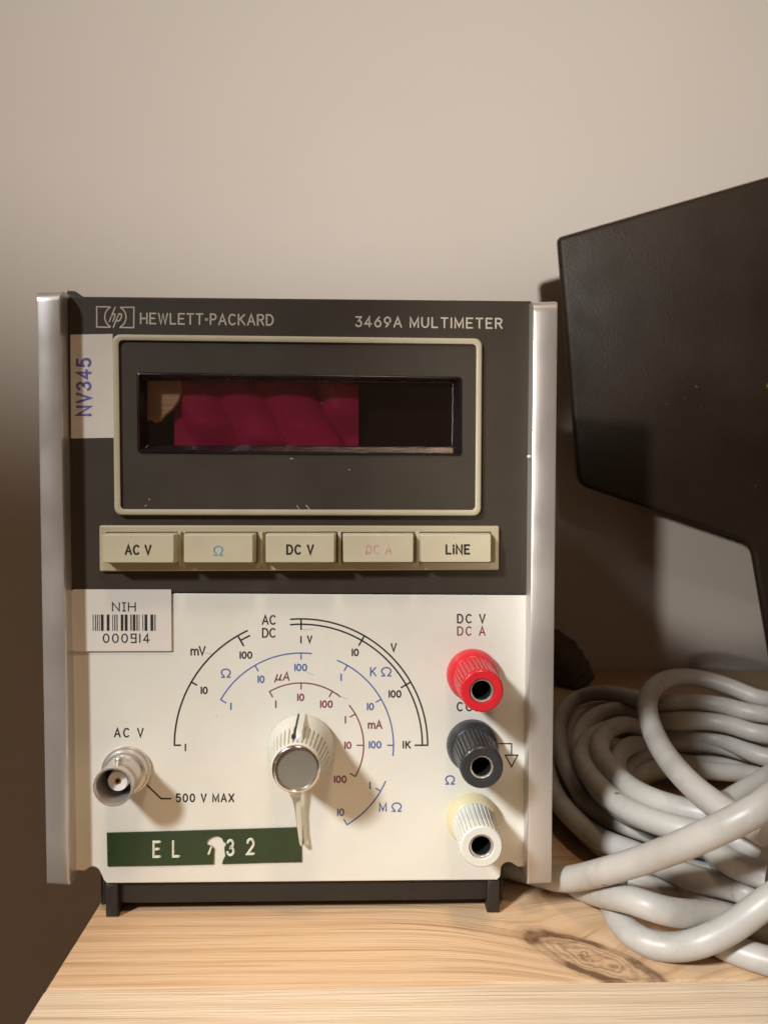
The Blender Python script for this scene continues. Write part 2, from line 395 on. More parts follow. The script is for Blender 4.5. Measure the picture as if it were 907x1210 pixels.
# ------------------------------------------------------------------ stroke lettering
def arc(cx, cy, rx, ry, a0, a1, n=12):
    return [(cx + rx * math.cos(R(a0 + (a1 - a0) * k / n)), cy + ry * math.sin(R(a0 + (a1 - a0) * k / n))) for k in range(n + 1)]
def ell(cx, cy, rx, ry, n=20): return arc(cx, cy, rx, ry, 90, 450, n)[:-1] + ['closed']
FONT = {  # width, strokes (y up, cap height 1)
 'A': (.78, [[(0, 0), (.39, 1), (.78, 0)], [(.13, .33), (.65, .33)]]),
 'C': (.74, [arc(.40, .5, .40, .5, 48, 312, 16)]),
 'D': (.72, [[(0, 0), (0, 1), (.30, 1)] + arc(.30, .5, .42, .5, 80, -80, 12) + [(.30, 0), (0, 0)]]),
 'E': (.62, [[(.62, 1), (0, 1), (0, 0), (.62, 0)], [(0, .52), (.5, .52)]]),
 'H': (.72, [[(0, 0), (0, 1)], [(.72, 0), (.72, 1)], [(0, .5), (.72, .5)]]),
 'I': (.0, [[(0, 0), (0, 1)]]),
 'J': (.5, [[(.5, 1), (.5, .25)] + arc(.25, .25, .25, .25, 0, -180, 8)]),
 'K': (.70, [[(0, 0), (0, 1)], [(.66, 1), (0, .38)], [(.22, .58), (.70, 0)]]),
 'L': (.58, [[(0, 1), (0, 0), (.58, 0)]]),
 'M': (.86, [[(0, 0), (0, 1), (.43, .12), (.86, 1), (.86, 0)]]),
 'N': (.72, [[(0, 0), (0, 1), (.72, 0), (.72, 1)]]),
 'O': (.84, [ell(.42, .5, .42, .5)]),
 'P': (.62, [[(0, 0), (0, 1), (.36, 1)] + arc(.36, .74, .26, .26, 80, -80, 8) + [(.36, .48), (0, .48)]]),
 'R': (.66, [[(0, 0), (0, 1), (.38, 1)] + arc(.38, .75, .26, .25, 80, -80, 8) + [(.38, .5), (0, .5)], [(.34, .5), (.66, 0)]]),
 'T': (.70, [[(0, 1), (.70, 1)], [(.35, 1), (.35, 0)]]),
 'U': (.70, [[(0, 1), (0, .34)] + arc(.35, .34, .35, .34, 190, 350, 10) + [(.70, .34), (.70, 1)]]),
 'V': (.74, [[(0, 1), (.37, 0), (.74, 1)]]),
 'W': (1.0, [[(0, 1), (.25, 0), (.5, .95), (.75, 0), (1.0, 1)]]),
 'X': (.72, [[(0, 1), (.72, 0)], [(0, 0), (.72, 1)]]),
 'm': (.92, [[(0, 0), (0, .68)], [(0, .42)] + arc(.23, .42, .23, .26, 170, 10, 8) + [(.46, .42), (.46, 0)], [(.46, .42)] + arc(.69, .42, .23, .26, 170, 10, 8) + [(.92, .42), (.92, 0)]]),
 'u': (.72, [[(-.12, -.22), (.12, .72)], [(.03, .3)] + arc(.24, .24, .20, .22, 190, 330, 8) + [(.52, .35)], [(.62, .72), (.50, .15), (.58, 0), (.70, .06)]]),
 'i': (.0, [[(0, 0), (0, .62)], [(0, .86), (0, .98)]]),
 'w': (.86, [[(0, 0), (.27, 0), (.25, .10)] + [(.43 + .43 * math.cos(R(a)), .57 + .43 * math.sin(R(a))) for a in range(236, -57, -16)] + [(.61, .10), (.59, 0), (.86, 0)]]),
 '0': (.66, [ell(.33, .5, .33, .5)]),
 '1': (.0, [[(0, 0), (0, 1)]]),
 '2': (.62, [arc(.31, .70, .31, .30, 170, -30, 10) + [(.40, .38), (0, 0), (.62, 0)]]),
 '3': (.60, [[(0.02, 1), (.58, 1), (.28, .60)] + arc(.28, .31, .32, .31, 80, -150, 12)]),
 '4': (.66, [[(.46, 0), (.46, 1), (0, .28), (.66, .28)]]),
 '5': (.62, [[(.56, 1), (.08, 1), (.04, .55)] + arc(.29, .32, .33, .32, 128, -140, 12)]),
 '6': (.64, [ell(.32, .32, .32, .32), [(.48, 1), (.22, .72), (.03, .40)]]),
 '7': (.60, [[(0, 1), (.60, 1), (.2, 0)]]),
 '9': (.64, [ell(.32, .68, .32, .32), [(.16, 0), (.42, .28), (.61, .60)]]),
 '.': (.20, [[(.02, .48), (.18, .48)], [(.04, .53), (.16, .53)], [(.04, .43), (.16, .43)]]),
}
FONT['t3'] = (.60, [arc(.28, .76, .28, .24, 160, -80, 10) + arc(.28, .27, .32, .27, 80, -160, 10)])
FONT['O9'] = (.6, [[(.02, .0), (.58, 0), (.58, 1), (.02, 1), (.02, .52), (.58, .52)]])
GAP = .24
def ribbon(g, pts, wid, mp, h0, h1):      # one rounded stroke; pts in photograph pixels, mp(px, py, lift)
    closed = False
    if pts and pts[-1] == 'closed': closed = True; pts = pts[:-1]
    q = [Vector(p) for p in pts]
    cl = [q[0]]
    for p in q[1:]:
        if (p - cl[-1]).length > 1e-4: cl.append(p)
    q = cl; n = len(q)
    if n < 2: return
    nor = []
    for i in range(n):
        if closed: a = q[i] - q[i - 1]; b = q[(i + 1) % n] - q[i]
        else:
            a = q[i] - q[i - 1] if i > 0 else q[1] - q[0]
            b = q[i + 1] - q[i] if i < n - 1 else a
        a = a.normalized(); b = b.normalized()
        na = Vector((-a.y, a.x)); nb = Vector((-b.y, b.x)); m = na + nb
        m = m.normalized() if m.length > .2 else na
        nor.append(m / max(.42, m.dot(na)))
    hw = wid * 1.22 / 2; vs = []; fs = []
    for i in range(n):
        for s, h in ((-1, h0), (-.6, h1), (.6, h1), (1, h0)):
            p = q[i] + nor[i] * (hw * s); vs.append(mp(p.x, p.y, h))
    for i in range(n if closed else n - 1):
        j = (i + 1) % n
        for k in range(3): fs.append([i * 4 + k, i * 4 + k + 1, j * 4 + k + 1, j * 4 + k])
    if not closed:
        for i, d in ((0, (q[0] - q[1]).normalized()), (n - 1, (q[-1] - q[-2]).normalized())):
            s = Vector((-d.y, d.x)); b = len(vs)
            c = q[i]; m = 6
            vs.append(mp(c.x, c.y, h1))
            for k in range(m + 1):
                t = math.pi * k / m; p = c + s * (hw * math.cos(t)) + d * (hw * math.sin(t))
                vs.append(mp(p.x, p.y, h0))
            for k in range(m): fs.append([b, b + 1 + k, b + 2 + k])
    g.add(vs, fs)
def on_plane(Y):
    return lambda x, y, h: P(x, y, Y) + Vector((0, -h, 0))
H0, H1 = 1.5e-5, 5e-5
def text_width(s, h, asp, gap):
    return sum((FONT[c][0] * h * asp if c != ' ' else h * .16) for c in s) + gap * h * (len(s) - 1)
def text(name, s, cx, cy, h, mt, parent, Y, wid=1.5, asp=1.0, fit=None, slope=0.0, rot=0.0, gap=GAP, h0=H0, h1=H1, skew=0.0, obj=True, g=None):
    # centred on cx, cy in photograph pixels; h cap height in pixels; slope follows the panel edge
    s = list(s) if isinstance(s, str) else s
    W = text_width(s, h, asp, gap)
    if fit: gap += (fit - W) / (h * max(1, len(s) - 1)); W = fit
    g = g or G(); x = -W / 2; mp = on_plane(Y); ca, sa = math.cos(rot), math.sin(rot)
    for ch in s:
        if ch == ' ': x += h * .16 + gap * h; continue
        wd, st = FONT[ch]
        for k in st:
            pts = []
            for p in k:
                if p == 'closed': pts.append(p); continue
                lx = x + p[0] * h * asp + skew * p[1] * h; ly = -(p[1] - .5) * h + slope * (x + p[0] * h * asp)
                pts.append((cx + lx * ca - ly * sa, cy + lx * sa + ly * ca))
            ribbon(g, pts, wid, mp, h0, h1)
        x += wd * h * asp + gap * h
    return g.obj(name, mt, parent, 0) if obj else g
def strokes(name, lists, mt, parent, Y, wid=1.5, h0=H0, h1=H1):
    g = G()
    for k in lists: ribbon(g, k, wid, on_plane(Y), h0, h1)
    return g.obj(name, mt, parent, 0)

# ------------------------------------------------------------------ the instrument
b0 = P(355, 1077, D + 0.05)
meter = empty('bench_multimeter', (P(355, 900, D).x, D + 0.1, SHELF_Z),
              'old digital bench multimeter with dark upper panel, white lower panel and aluminium side rails', 'multimeter')
YU = D - 0.0004                            # face of the dark upper panel
# case behind the panels
zt = P(355, 353, D).z; zb = P(355, 1019, D).z
xl = P(84, 700, D).x; xr = P(621, 700, D).x
g = G(); g.box((xl + .0005, D + .0110, zb + .001), (xr - .0005, D + .215, zt - .0006), .0004)
g.box((xl + .0007, D + .0016, zb + .0012), (xr - .0007, D + .0111, P(355, 705, D).z), .0)
g.obj('case', M['case'], meter)
# side rails
def rail(pts, name='side_rail'):
    Yf = D - .005
    base = px_loop(pts, Yf); g = G()
    # cross-section outline, front rounded, run as a slab
    L = base
    loops = chamfer(L, Yf, D + .040, .0009, 4)
    g.loft(loops, True, True)
    # round the top front corner backwards
    top = max(v.z for v in g.v); r = .0030
    for v in g.v:
        if v.z > top - r and v.y < Yf + r:
            dz = v.z - (top - r); dy = (Yf + r) - v.y
            l = math.hypot(dz, dy)
            if l > r: v.z = top - r + dz * r / l; v.y = Yf + r - dy * r / l
    return g
def rail_obj(xs_top, xs_bot, yt, yb):
    n = 24; Lp = []
    for k in range(n + 1): t = k / n; Lp.append((xs_top[0] + (xs_bot[0] - xs_top[0]) * t, yt[0] + (yb[0] - yt[0]) * t))
    for k in range(n + 1): t = 1 - k / n; Lp.append((xs_top[1] + (xs_bot[1] - xs_top[1]) * t, yt[1] + (yb[1] - yt[1]) * t))
    # finer rows at the top for the rounding
    Yf = D - .005; r = .0030; g = G()
    A0, A1 = P(xs_top[0], yt[0], Yf), P(xs_top[1], yt[1], Yf); B0, B1 = P(xs_bot[0], yb[0], Yf), P(xs_bot[1], yb[1], Yf)
    # side profile (y, t) : t measured down from the top along the rail
    H = (A0 - B0).length
    prof = [(Yf + r * (1 - math.sin(q)), r * (1 - math.cos(q))) for q in [math.pi / 2 * k / 8 for k in range(9)]]
    prof = prof + [(Yf, H * k / 12) for k in range(1, 12)] + [(Yf, H - .0016), (Yf + .0006, H - .0004), (Yf + .0016, H), (D + .012, H), (D + .012, 0.0)]
    def side(P0, P1, ins, dy):
        out = []
        for (y, t) in prof:
            b = P0.lerp(P1, t / H); out.append(Vector((b.x + ins, max(y, Yf + dy) if y < Yf + dy else y, b.z)))
        return out
    bev = .0006
    w0, w1 = (0, 0)
    loops = [side(A0, B0, 0, bev), side(A0, B0, bev * .3, bev * .3), side(A0, B0, bev, 0), side(A1, B1, -bev, 0), side(A1, B1, -bev * .3, bev * .3), side(A1, B1, 0, bev)]
    g.loft(loops, True, True)
    return g.obj('side_rail', M['aluminium'], meter, 40)
rail_obj((42.6, 71), (54.6, 82), (342, 341.5), (1047, 1048.5))
rail_obj((629.8, 659.2), (622.6, 651.8), (354, 353.5), (1047.5, 1046))
# dark trim between rails and panel
for x0, x1, xt0, xt1, yt in ((71.2, 84, 82, 91, 344.5), (621, 628.5, 616, 623, 357)):
    pass
g = G(); pr = fillet([(78.5, 342.8), (88, 343.2), (97, 351), (97, 400), (80, 400)], [2, 5, 5, 0, 0], 4)
g.loft(chamfer(px_loop(pr, D + .004), D + .004, D + .06, .0006), True, True); g.obj('shoulder_trim', M['case'], meter)

# upper dark panel and lower white panel
g = G(); uo = px_loop(fillet([(80.5, 350), (629, 355.5), (622.5, 702.5), (84.5, 699.5)], [3, 3, 2.6, 2.6], 3), YU)
uh = px_loop(fillet([(150, 425), (556, 430), (556, 552), (150, 548)], 2, 3), YU)
g.loft([[Vector((v.x, YU + .0018, v.z)) for v in uh], uh] + chamfer(uo, YU, D + .0112, .0004)); up = g.obj('upper_panel', M['dark_enamel'], meter, 12)
low_pts = [(84.5, 700.3), (622.3, 703.3), (620.5, 1024.5), (611, 1024.5), (608.5, 1022.3)]
low_pts += [(600.5 + 9 * math.cos(R(a)), 1028 - 9 * math.sin(R(a))) for a in range(40, 171, 13)]
low_pts += [(591.4, 1031.5), (591, 1036), (587.5, 1040), (126, 1044), (122.5, 1040), (120, 1034)]
low_pts += [(109.5 + 9.5 * math.cos(R(a)), 1034 - 9.5 * math.sin(R(a))) for a in range(20, 141, 13)]
low_pts += [(100, 1029.3), (88, 1029)]
low = slab('lower_panel', low_pts, D, D + .0014, M['white_enamel'], meter, .00035)
g = G(); a = P(352, 1043, D + .0013); b = P(352, 1067, D + .0013)
# base bar and feet under the panels
g.box((P(121, 1050, D + .002).x, D + .0018, a.z + .0012), (P(588.5, 1050, D + .002).x, D + .20, b.z), .0006); g.obj('base_bar', M['base_black'], meter)
for x0, x1 in ((124.5, 139.5), (575.5, 590.5)):
    g = G(); g.box((P(x0, 1060, D + .0003).x, D + .0003, a.z + .0006), (P(x1, 1060, D + .0003).x, D + .030, SHELF_Z), .0006); g.obj('foot', M['base_black'], meter)
for x0, x1 in ((119, 123.8), (591, 593)):
    g = G(); g.box((P(x0, 1060, D + .004).x, D + .004, a.z + .004), (P(x1, 1060, D + .004).x, D + .02, P(120, 1070, D + .004).z), .0005); g.obj('foot_flange', M['base_black'], meter)
for px in (178, 530):
    for yy in (D + .018, D + .185):
        c = Vector((P(px, 1060, D).x, yy, 0)); g = G()
        g.loft([[Vector((c.x + r * math.cos(2 * math.pi * k / 28), c.y + r * math.sin(2 * math.pi * k / 28), z)) for k in range(28)] for r, z in ((.0052, b.z + .001), (.0052, SHELF_Z + .0006), (.0046, SHELF_Z))], True, True)
        g.obj('rubber_foot', M['base_black'], meter)

# upper panel print: emblem and names
hp = []
def z2p(x, y): return (100 + x / 3.779, 350 + y / 3.779)
Ls = [z2p(112, 48), z2p(55, 47), z2p(55, 138), z2p(114, 139)] + [z2p(138 + 47 * math.cos(R(a)), 93 - 49 * math.sin(R(a))) for a in range(240, 119, -12)] + ['closed']
Rs = [z2p(163, 50), z2p(221, 50), z2p(220, 141), z2p(160, 140)] + [z2p(138 + 48 * math.cos(R(a)), 94 - 49 * math.sin(R(a))) for a in range(-60, 61, 12)] + ['closed']
hh = [z2p(137, 50), z2p(111, 113)]
hh2 = [z2p(119, 94), z2p(129, 80), z2p(136, 80), z2p(137, 87), z2p(128, 112)]
pp = [z2p(154, 78), z2p(129, 139)]
pp2 = [z2p(150, 88), z2p(159, 79), z2p(166, 81), z2p(166, 92), z2p(158, 108), z2p(149, 112), z2p(143, 107)]
strokes('emblem', [Ls, Rs, hh, hh2, pp, pp2], M['ink_cream'], up, YU, 1.35)
text('brand_lettering', 'HEWLETT.PACKARD', 244.5, 377.3, 12, M['ink_cream'], up, YU, 1.55, .86, fit=156, slope=.0125)
text('model_lettering', '3469A MULTIMETER', 506.5, 381.2, 11.2, M['ink_cream'], up, YU, 1.55, .95, fit=172, slope=.0125)

# display surround: raised olive frame with a dark plate inside
YB = YU - .0016
outer = fillet([(133, 395), (569.4, 400), (568, 609.6), (135.5, 608.6)], 9, 6)
def off(pts, d):                           # outline moved inwards by d photograph pixels
    L = [Vector((p[0], 0, p[1])) for p in pts]
    return [(v.x, v.z) for v in inset3(L, d)]
inner = fillet([(140.5, 402), (562.3, 407), (561, 602.5), (143, 601.6)], 5, 6)
g = G()
g.loft([px_loop(outer, YU + .0002), px_loop(outer, YB + .0004), px_loop(off(outer, .9), YB + .00008), px_loop(off(outer, 1.8), YB),
        px_loop(off(inner, -1.4), YB), px_loop(off(inner, -.5), YB + .00008), px_loop(inner, YB + .0004), px_loop(inner, YB + .0012)])
bez = g.obj('display_bezel', M['bezel'], meter, 50)
YP = YB + .0007
wout = fillet([(161.3, 439.6), (545.5, 445), (545.3, 538.6), (162.3, 535)], 4, 4)
win = fillet([(173.5, 450.0), (535, 453.2), (534.5, 527.4), (174.2, 526)], 1.5, 4)
g = G(); g.loft([px_loop(fillet([(140.2, 401.6), (562.6, 406.6), (561.3, 602.8), (142.7, 602)], 5, 4), YP), px_loop(off(wout, .8), YP)])
plate = g.obj('display_plate', M['plate'], meter, 0)
g = G()
YG = YP + .0030
g.loft([px_loop(wout, YP + .0001), px_loop(off(wout, .5), YP - .00035), px_loop(off(wout, 1.4), YP - .0005), px_loop(off(wout, 3.0), YP - .0005), px_loop(off(wout, 4.0), YP - .0002),
        px_loop(off(win, -2.0), YG - .0006), px_loop(win, YG - .0001), px_loop(win, YG + .005)])
wf = g.obj('window_frame', M['black_gloss'], meter, 40)
g = G(); g.loft([px_loop(off(win, -.8), YG), px_loop(off(win, -.8), YG + .0008)], True, True); g.obj('window_pane', M['glass'], wf, 0)
# behind the pane: added tan board imitating reflected wood at the left, red filter with folds imitating reflected fingers, dark inside
g = G(); g.loft([px_loop([(150, 430), (560, 430), (560, 550), (150, 550)], YG + .0045), px_loop([(150, 430), (560, 430), (560, 550), (150, 550)], YG + .006)], True, True)
g.obj('display_backplate', M['dark_in'], wf, 0)
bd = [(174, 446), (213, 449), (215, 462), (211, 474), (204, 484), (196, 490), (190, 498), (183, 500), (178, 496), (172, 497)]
slab('wood_reflection_board', bd, YG + .0014, YG + .0030, wood_back, wf, .0003)
# filter: a sheet with four soft slanting folds that imitate reflected fingers
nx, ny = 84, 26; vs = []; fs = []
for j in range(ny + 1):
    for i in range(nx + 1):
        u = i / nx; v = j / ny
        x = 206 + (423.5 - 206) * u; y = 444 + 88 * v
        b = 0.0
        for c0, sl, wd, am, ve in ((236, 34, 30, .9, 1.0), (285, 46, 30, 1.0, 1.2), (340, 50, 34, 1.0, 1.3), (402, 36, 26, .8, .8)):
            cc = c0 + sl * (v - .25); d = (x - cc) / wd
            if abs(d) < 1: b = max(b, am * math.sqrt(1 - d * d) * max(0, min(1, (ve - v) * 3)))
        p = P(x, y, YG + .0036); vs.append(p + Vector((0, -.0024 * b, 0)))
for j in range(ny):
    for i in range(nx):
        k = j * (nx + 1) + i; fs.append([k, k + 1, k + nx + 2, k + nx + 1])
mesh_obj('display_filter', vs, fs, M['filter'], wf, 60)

# ------------------------------------------------------------------ push-button bar
ybar = YU - .0012
bar = slab('button_surround', fillet([(117.2, 620.9), (589.6, 621.5), (589.4, 673.6), (117.6, 675.2)], 2, 3), ybar, YU + .0003, M['olive_plastic'], meter, .0004)
YBT = D - .0062
fx = [(121.6, 205.2), (217.6, 298.4), (314.4, 394.6), (406.4, 487.8), (497.8, 579.4)]
legend = ['ACw', 'w', 'DC', 'DC', 'L']
for k, (x0, x1) in enumerate(fx):
    y0, y1 = 632.6 - .1 * k, 664.6 - .15 * k
    yf = YBT + (.0008 if k in (3, 4) else 0)
    face = fillet([(x0, y0), (x1, y0 - .2), (x1, y1), (x0, y1)], 1.5, 3)
    f3 = px_loop(face, yf); c = sum(f3, Vector()) / len(f3)
    base = [Vector((c.x + (v.x - c.x) * 1.055, ybar - .0002, c.z + (v.z - c.z) * 1.10)) for v in f3]
    mid = [Vector((c.x + (v.x - c.x) * 1.04, yf + .0016, c.z + (v.z - c.z) * 1.075)) for v in f3]
    edge = [Vector((c.x + (v.x - c.x) * 1.004, yf + .0001, c.z + (v.z - c.z) * 1.01)) for v in f3]
    in1 = [Vector((c.x + (v.x - c.x) * .99, yf, c.z + (v.z - c.z) * .975)) for v in f3]
    # dark slot around the button
    sl = [Vector((c.x + (v.x - c.x) * 1.085, ybar - .00006, c.z + (v.z - c.z) * 1.17)) for v in f3]
    s2 = [Vector((c.x + (v.x - c.x) * 1.03, ybar - .00006, c.z + (v.z - c.z) * 1.05)) for v in f3]
    g = G(); g.loft([sl, s2]); g.obj('button_slot', M['hole'], bar, 0)
    g = G(); g.loft([in1, edge, mid, base], True, True); bt = g.obj('button', M['button'], meter, 30)
    cx, cy = (x0 + x1) / 2, (y0 + y1) / 2 + .6
    if k == 0: text('legend', 'AC V', cx, cy + .5, 10.2, M['ink_black'], bt, yf, 2.0, .82, fit=29.5)
    if k == 1: text('legend', 'w', cx, cy + 1.5, 10.5, M['ink_lightblue'], bt, yf, 1.75, 1.1)
    if k == 2: text('legend', 'DC V', cx, cy + .5, 10.2, M['ink_black'], bt, yf, 2.0, .82, fit=30.5)
    if k == 3: text('legend', 'DC A', cx, cy + .3, 9.6, M['ink_pink'], bt, yf, 1.9, .82, fit=29)
    if k == 4: text('legend', 'LiNE', cx + 2, cy + .5, 10, M['ink_black'], bt, yf, 2.0, .85, fit=27)
# moulded webs between the buttons
for x in (213.5, 309.5, 401.5, 493.5):
    g = G(); A = P(x - 1.8, 628, ybar); B = P(x + 1.8, 668, ybar)
    g.box((A.x, ybar - .0011, A.z), (B.x, ybar + .0002, B.z), .0003); g.obj('web', M['olive_plastic'], bar)

# ------------------------------------------------------------------ stickers
st = slab('paper_sticker', [(83.4, 395.4), (133.2, 394.6), (134.8, 517.2), (84.2, 518.0)], YU - .0001, YU + .00005, M['paper'], up, 0, 0)
text('pen_lettering', ['N', 'V', 't3', '4', '5'], 99.2, 457.2, 15.5, M['ink_violet'], st, YU - .0001, 2.7, .86, fit=66, rot=R(-90))
tag = slab('asset_sticker', fillet([(84.2, 696.4), (202.3, 696.6), (202.8, 769.2), (84.5, 769.6)], [4, .5, .5, 4], 4), YU - .00012, YU - .00002, M['sticker'], meter, 0, 0)
YT = YU - .00012
text('tag_lettering', 'N', 137.2, 717, 9.6, M['ink_black'], tag, YT, 1.25, 1.15)
strokes('tag_lettering', [[(145, 712.2), (148.6, 712.2)], [(145, 721.8), (148.6, 721.8)], [(146.8, 712.2), (146.8, 721.8)]], M['ink_black'], tag, YT, 1.25)
text('tag_lettering', 'H', 156, 717, 9.6, M['ink_black'], tag, YT, 1.25, 1.15)
text('tag_number', ['0', '0', '0', 'O9', '1', '4'], 149.4, 754.2, 9.8, M['ink_black'], tag, YT, 1.35, 1.0, fit=54)
bars = [(240, 246), (256, 263), (270, 277), (285, 290), (298, 318), (340, 360), (380, 385), (393, 399), (405, 409), (413, 418), (440, 459), (468, 489), (508, 514), (518, 522), (527, 545), (551, 556), (560, 564), (570, 574), (595, 601), (610, 630), (652, 672), (678, 682), (685, 689)]
for x0, x1 in bars:
    a0, a1 = 70 + x0 / 6.047, 70 + x1 / 6.047
    slab('barcode_bar', [(a0, 726.2), (a1, 726.2), (a1 + .1, 745.4), (a0 + .1, 745.4)], YT - .00003, YT + .00004, M['ink_black'], tag, 0, 0)

# ------------------------------------------------------------------ lower panel print
K = (355.7, 880.6)
def pol(r, a): return (K[0] + r * math.cos(R(a)), K[1] - r * math.sin(R(a)))
def parc(r, a0, a1, n=40): return [pol(r, a0 + (a1 - a0) * k / n) for k in range(n + 1)]
def tick(r0, r1, a): return [pol(r0, a), pol(r1, a)]
bk, bl, mr = M['ink_black'], M['ink_blue'], M['ink_maroon']
strokes('scale_arc', [parc(149.5, 180, 115.2), parc(143, 119.7, 115.2, 6), tick(149.5, 142.5, 180), tick(149.5, 142.5, 150), tick(149.5, 136, 120)], bk, low, D, 1.7)
strokes('scale_arc', [parc(149.3, 94.7, 0), parc(143, 94.9, 0), tick(149.3, 137, 90), tick(149.3, 136.5, 60), tick(149.3, 136.5, 30), tick(149.3, 134.5, 0)], bk, low, D, 1.6)
strokes('scale_arc', [parc(109, 150.5, 83.7), tick(109, 102, 150.5), tick(109, 101.5, 120), tick(109, 102, 90)], bl, low, D, 1.35)
strokes('scale_arc', [parc(109, 66.8, -6.4), tick(109, 102, 60), tick(109, 102, 30), tick(109, 102, 0)], bl, low, D, 1.35)
strokes('scale_arc', [parc(73.6, 120.5, 51.5), tick(73.6, 66.5, 120.5), tick(73.6, 66.5, 90), tick(73.6, 66.5, 60)], mr, low, D, 1.35)
strokes('scale_arc', [parc(73.8, 39.5, -30), tick(73.8, 67, 30), tick(73.8, 66, 0), tick(73.8, 67, -30)], mr, low, D, 1.35)
strokes('scale_arc', [parc(108.3, -23.3, -60), tick(108.3, 102, -30), tick(108.3, 101.5, -60)], M['ink_blue'], low, D, 1.35)
NUM = [('100', 290.7, 774.1, bk), ('10', 241.4, 815.8, bk), ('1', 219.2, 883.2, bk), ('1', 272.9, 834.6, bl), ('10', 308.5, 802.6, bl), ('100', 355.3, 788.7, bl),
       ('1', 325.9, 832, mr), ('10', 355.3, 824, mr), ('100', 385.6, 832, mr), ('1', 355.6, 755.8, bk), ('10', 419.6, 770.9, bk), ('100', 466.5, 820, bk),
       ('1', 402.9, 800.3, bl), ('10', 437.5, 834.9, bl), ('100', 443, 880, bl), ('1', 408, 850.5, mr), ('10', 411, 880.6, mr), ('100', 402, 920.8, mr), ('1', 437, 928, bl), ('10', 402.5, 959.8, bl)]
for s, x, y, m in NUM: text('scale_number', s, x, y, 7.4, m, low, D, 1.5, .92, gap=.30)
text('scale_number', '1K', 480.3, 880, 7.6, bk, low, D, 1.5, .9, gap=.42)
text('scale_unit', 'V', 365.8, 755.4, 7.6, bk, low, D, 1.5, .85)
text('scale_unit', 'V', 464.9, 765.1, 9, bk, low, D, 1.5, .85)
text('scale_unit', 'mV', 234.2, 769, 9.8, bk, low, D, 1.5, .9, gap=.16)
text('scale_unit', 'AC', 317.8, 732.5, 10, bk, low, D, 1.5, .85)
text('scale_unit', 'DC', 317.8, 747.8, 10, bk, low, D, 1.5, .85)
text('scale_unit', 'w', 266.9, 795.4, 9.6, bl, low, D, 1.4, 1.25)
text('scale_unit', 'uA', 333.6, 799.2, 9.2, mr, low, D, 1.4, .95, skew=.12)
text('scale_unit', 'K', 440.8, 793.7, 9.6, bl, low, D, 1.4, .9)
text('scale_unit', 'w', 456.2, 793.7, 9.8, bl, low, D, 1.4, 1.3)
text('scale_unit', 'mA', 443, 856.2, 8.8, mr, low, D, 1.5, .9)
text('scale_unit', 'M', 452.2, 953.7, 9.4, bl, low, D, 1.4, .95)
text('scale_unit', 'w', 468.4, 953.7, 9.8, bl, low, D, 1.4, 1.25)
text('socket_lettering', 'DC V', 556.5, 731, 9.6, bk, low, D, 1.5, .85, fit=32)
text('socket_lettering', 'DC A', 556.5, 745.6, 9.6, mr, low, D, 1.4, .85, fit=32)
text('socket_lettering', 'COM', 554.5, 835, 9.6, bk, low, D, 1.5, .85, fit=29)
text('socket_lettering', 'w', 531.4, 921.6, 9.6, bl, low, D, 1.5, 1.2)
text('socket_lettering', 'AC V', 152.4, 865.8, 9.8, bk, low, D, 1.5, .85, fit=33.5)
text('socket_lettering', '500 V MAX', 242.4, 942.8, 8.8, bk, low, D, 1.5, .85, fit=67.5)
strokes('leader_line', [[(173.6, 927.5), (190.5, 943.7), (201.8, 943.7)]], bk, low, D, 1.6)
strokes('ground_symbol', [[(584, 878.7), (604, 878.7), (604, 892.3)], [(596.6, 892.3), (611.4, 892.3), (604, 906), 'closed']], bk, low, D, 1.3)

# embossed green tape with a torn gap
def t2p(x, y): return (110 + x / 3.488, 960 + y / 3.488)
tp = [t2p(*p) for p in [(57, 85), (300, 79), (600, 70), (838, 63), (845, 100), (857, 130), (859, 205), (700, 208), (531, 213), (536, 196), (545, 180), (542, 160), (541, 145), (550, 130), (538, 122), (530, 106), (512, 98), (492, 101), (474, 112), (464, 131), (478, 137), (490, 141), (499, 150), (497, 180), (497, 214), (300, 219), (60, 223)]]
tape = slab('embossed_tape', tp, D - .00035, D + .00005, M['tape'], low, 0, 0)
for s, x, y in (('E', 185.4, 1003.6), ('L', 208.2, 1003.2), ('t3', 272.6, 1001.6), ('2', 296.2, 1000.2)):
    text('raised_letter', [s], x, y, 17.5, M['emboss'], tape, D - .00035, 2.5, .66, h0=0.0, h1=.00028)
strokes('raised_letter', [[(246.8, 1009), (249.6, 1001.5)]], M['emboss'], tape, D - .00035, 2.2, 0.0, .00028)

M['scuff'] = mat('scuff', (.42, .39, .34), .6)
for k in ([(351, 597.5), (353, 601)], [(361.5, 597), (365.5, 601.5)], [(343, 541.8), (346, 542.2)], [(171.5, 598), (173, 597)], [(176, 590), (177, 590.4)], [(412, 555), (413, 555.2)]):
    strokes('scratch', [k], M['ink_cream'], plate, YP, .75)
for k in ([(357, 743.5), (363, 744), (370, 743)], [(360, 791), (364, 795), (370, 797.5)], [(243, 771), (250, 773)], [(398, 819), (404, 824), (411, 826)]):
    strokes('scuff', [k], M['scuff'], low, D, .55)
g = G(); c = P(624.6, 539.5, D - .004); lathe(g, Vector((c.x, c.y, c.z)), [(.45, -.5), (.45, .1), (.25, .3)], 10); g.obj('paint_fleck', M['whitep'], meter, 0)

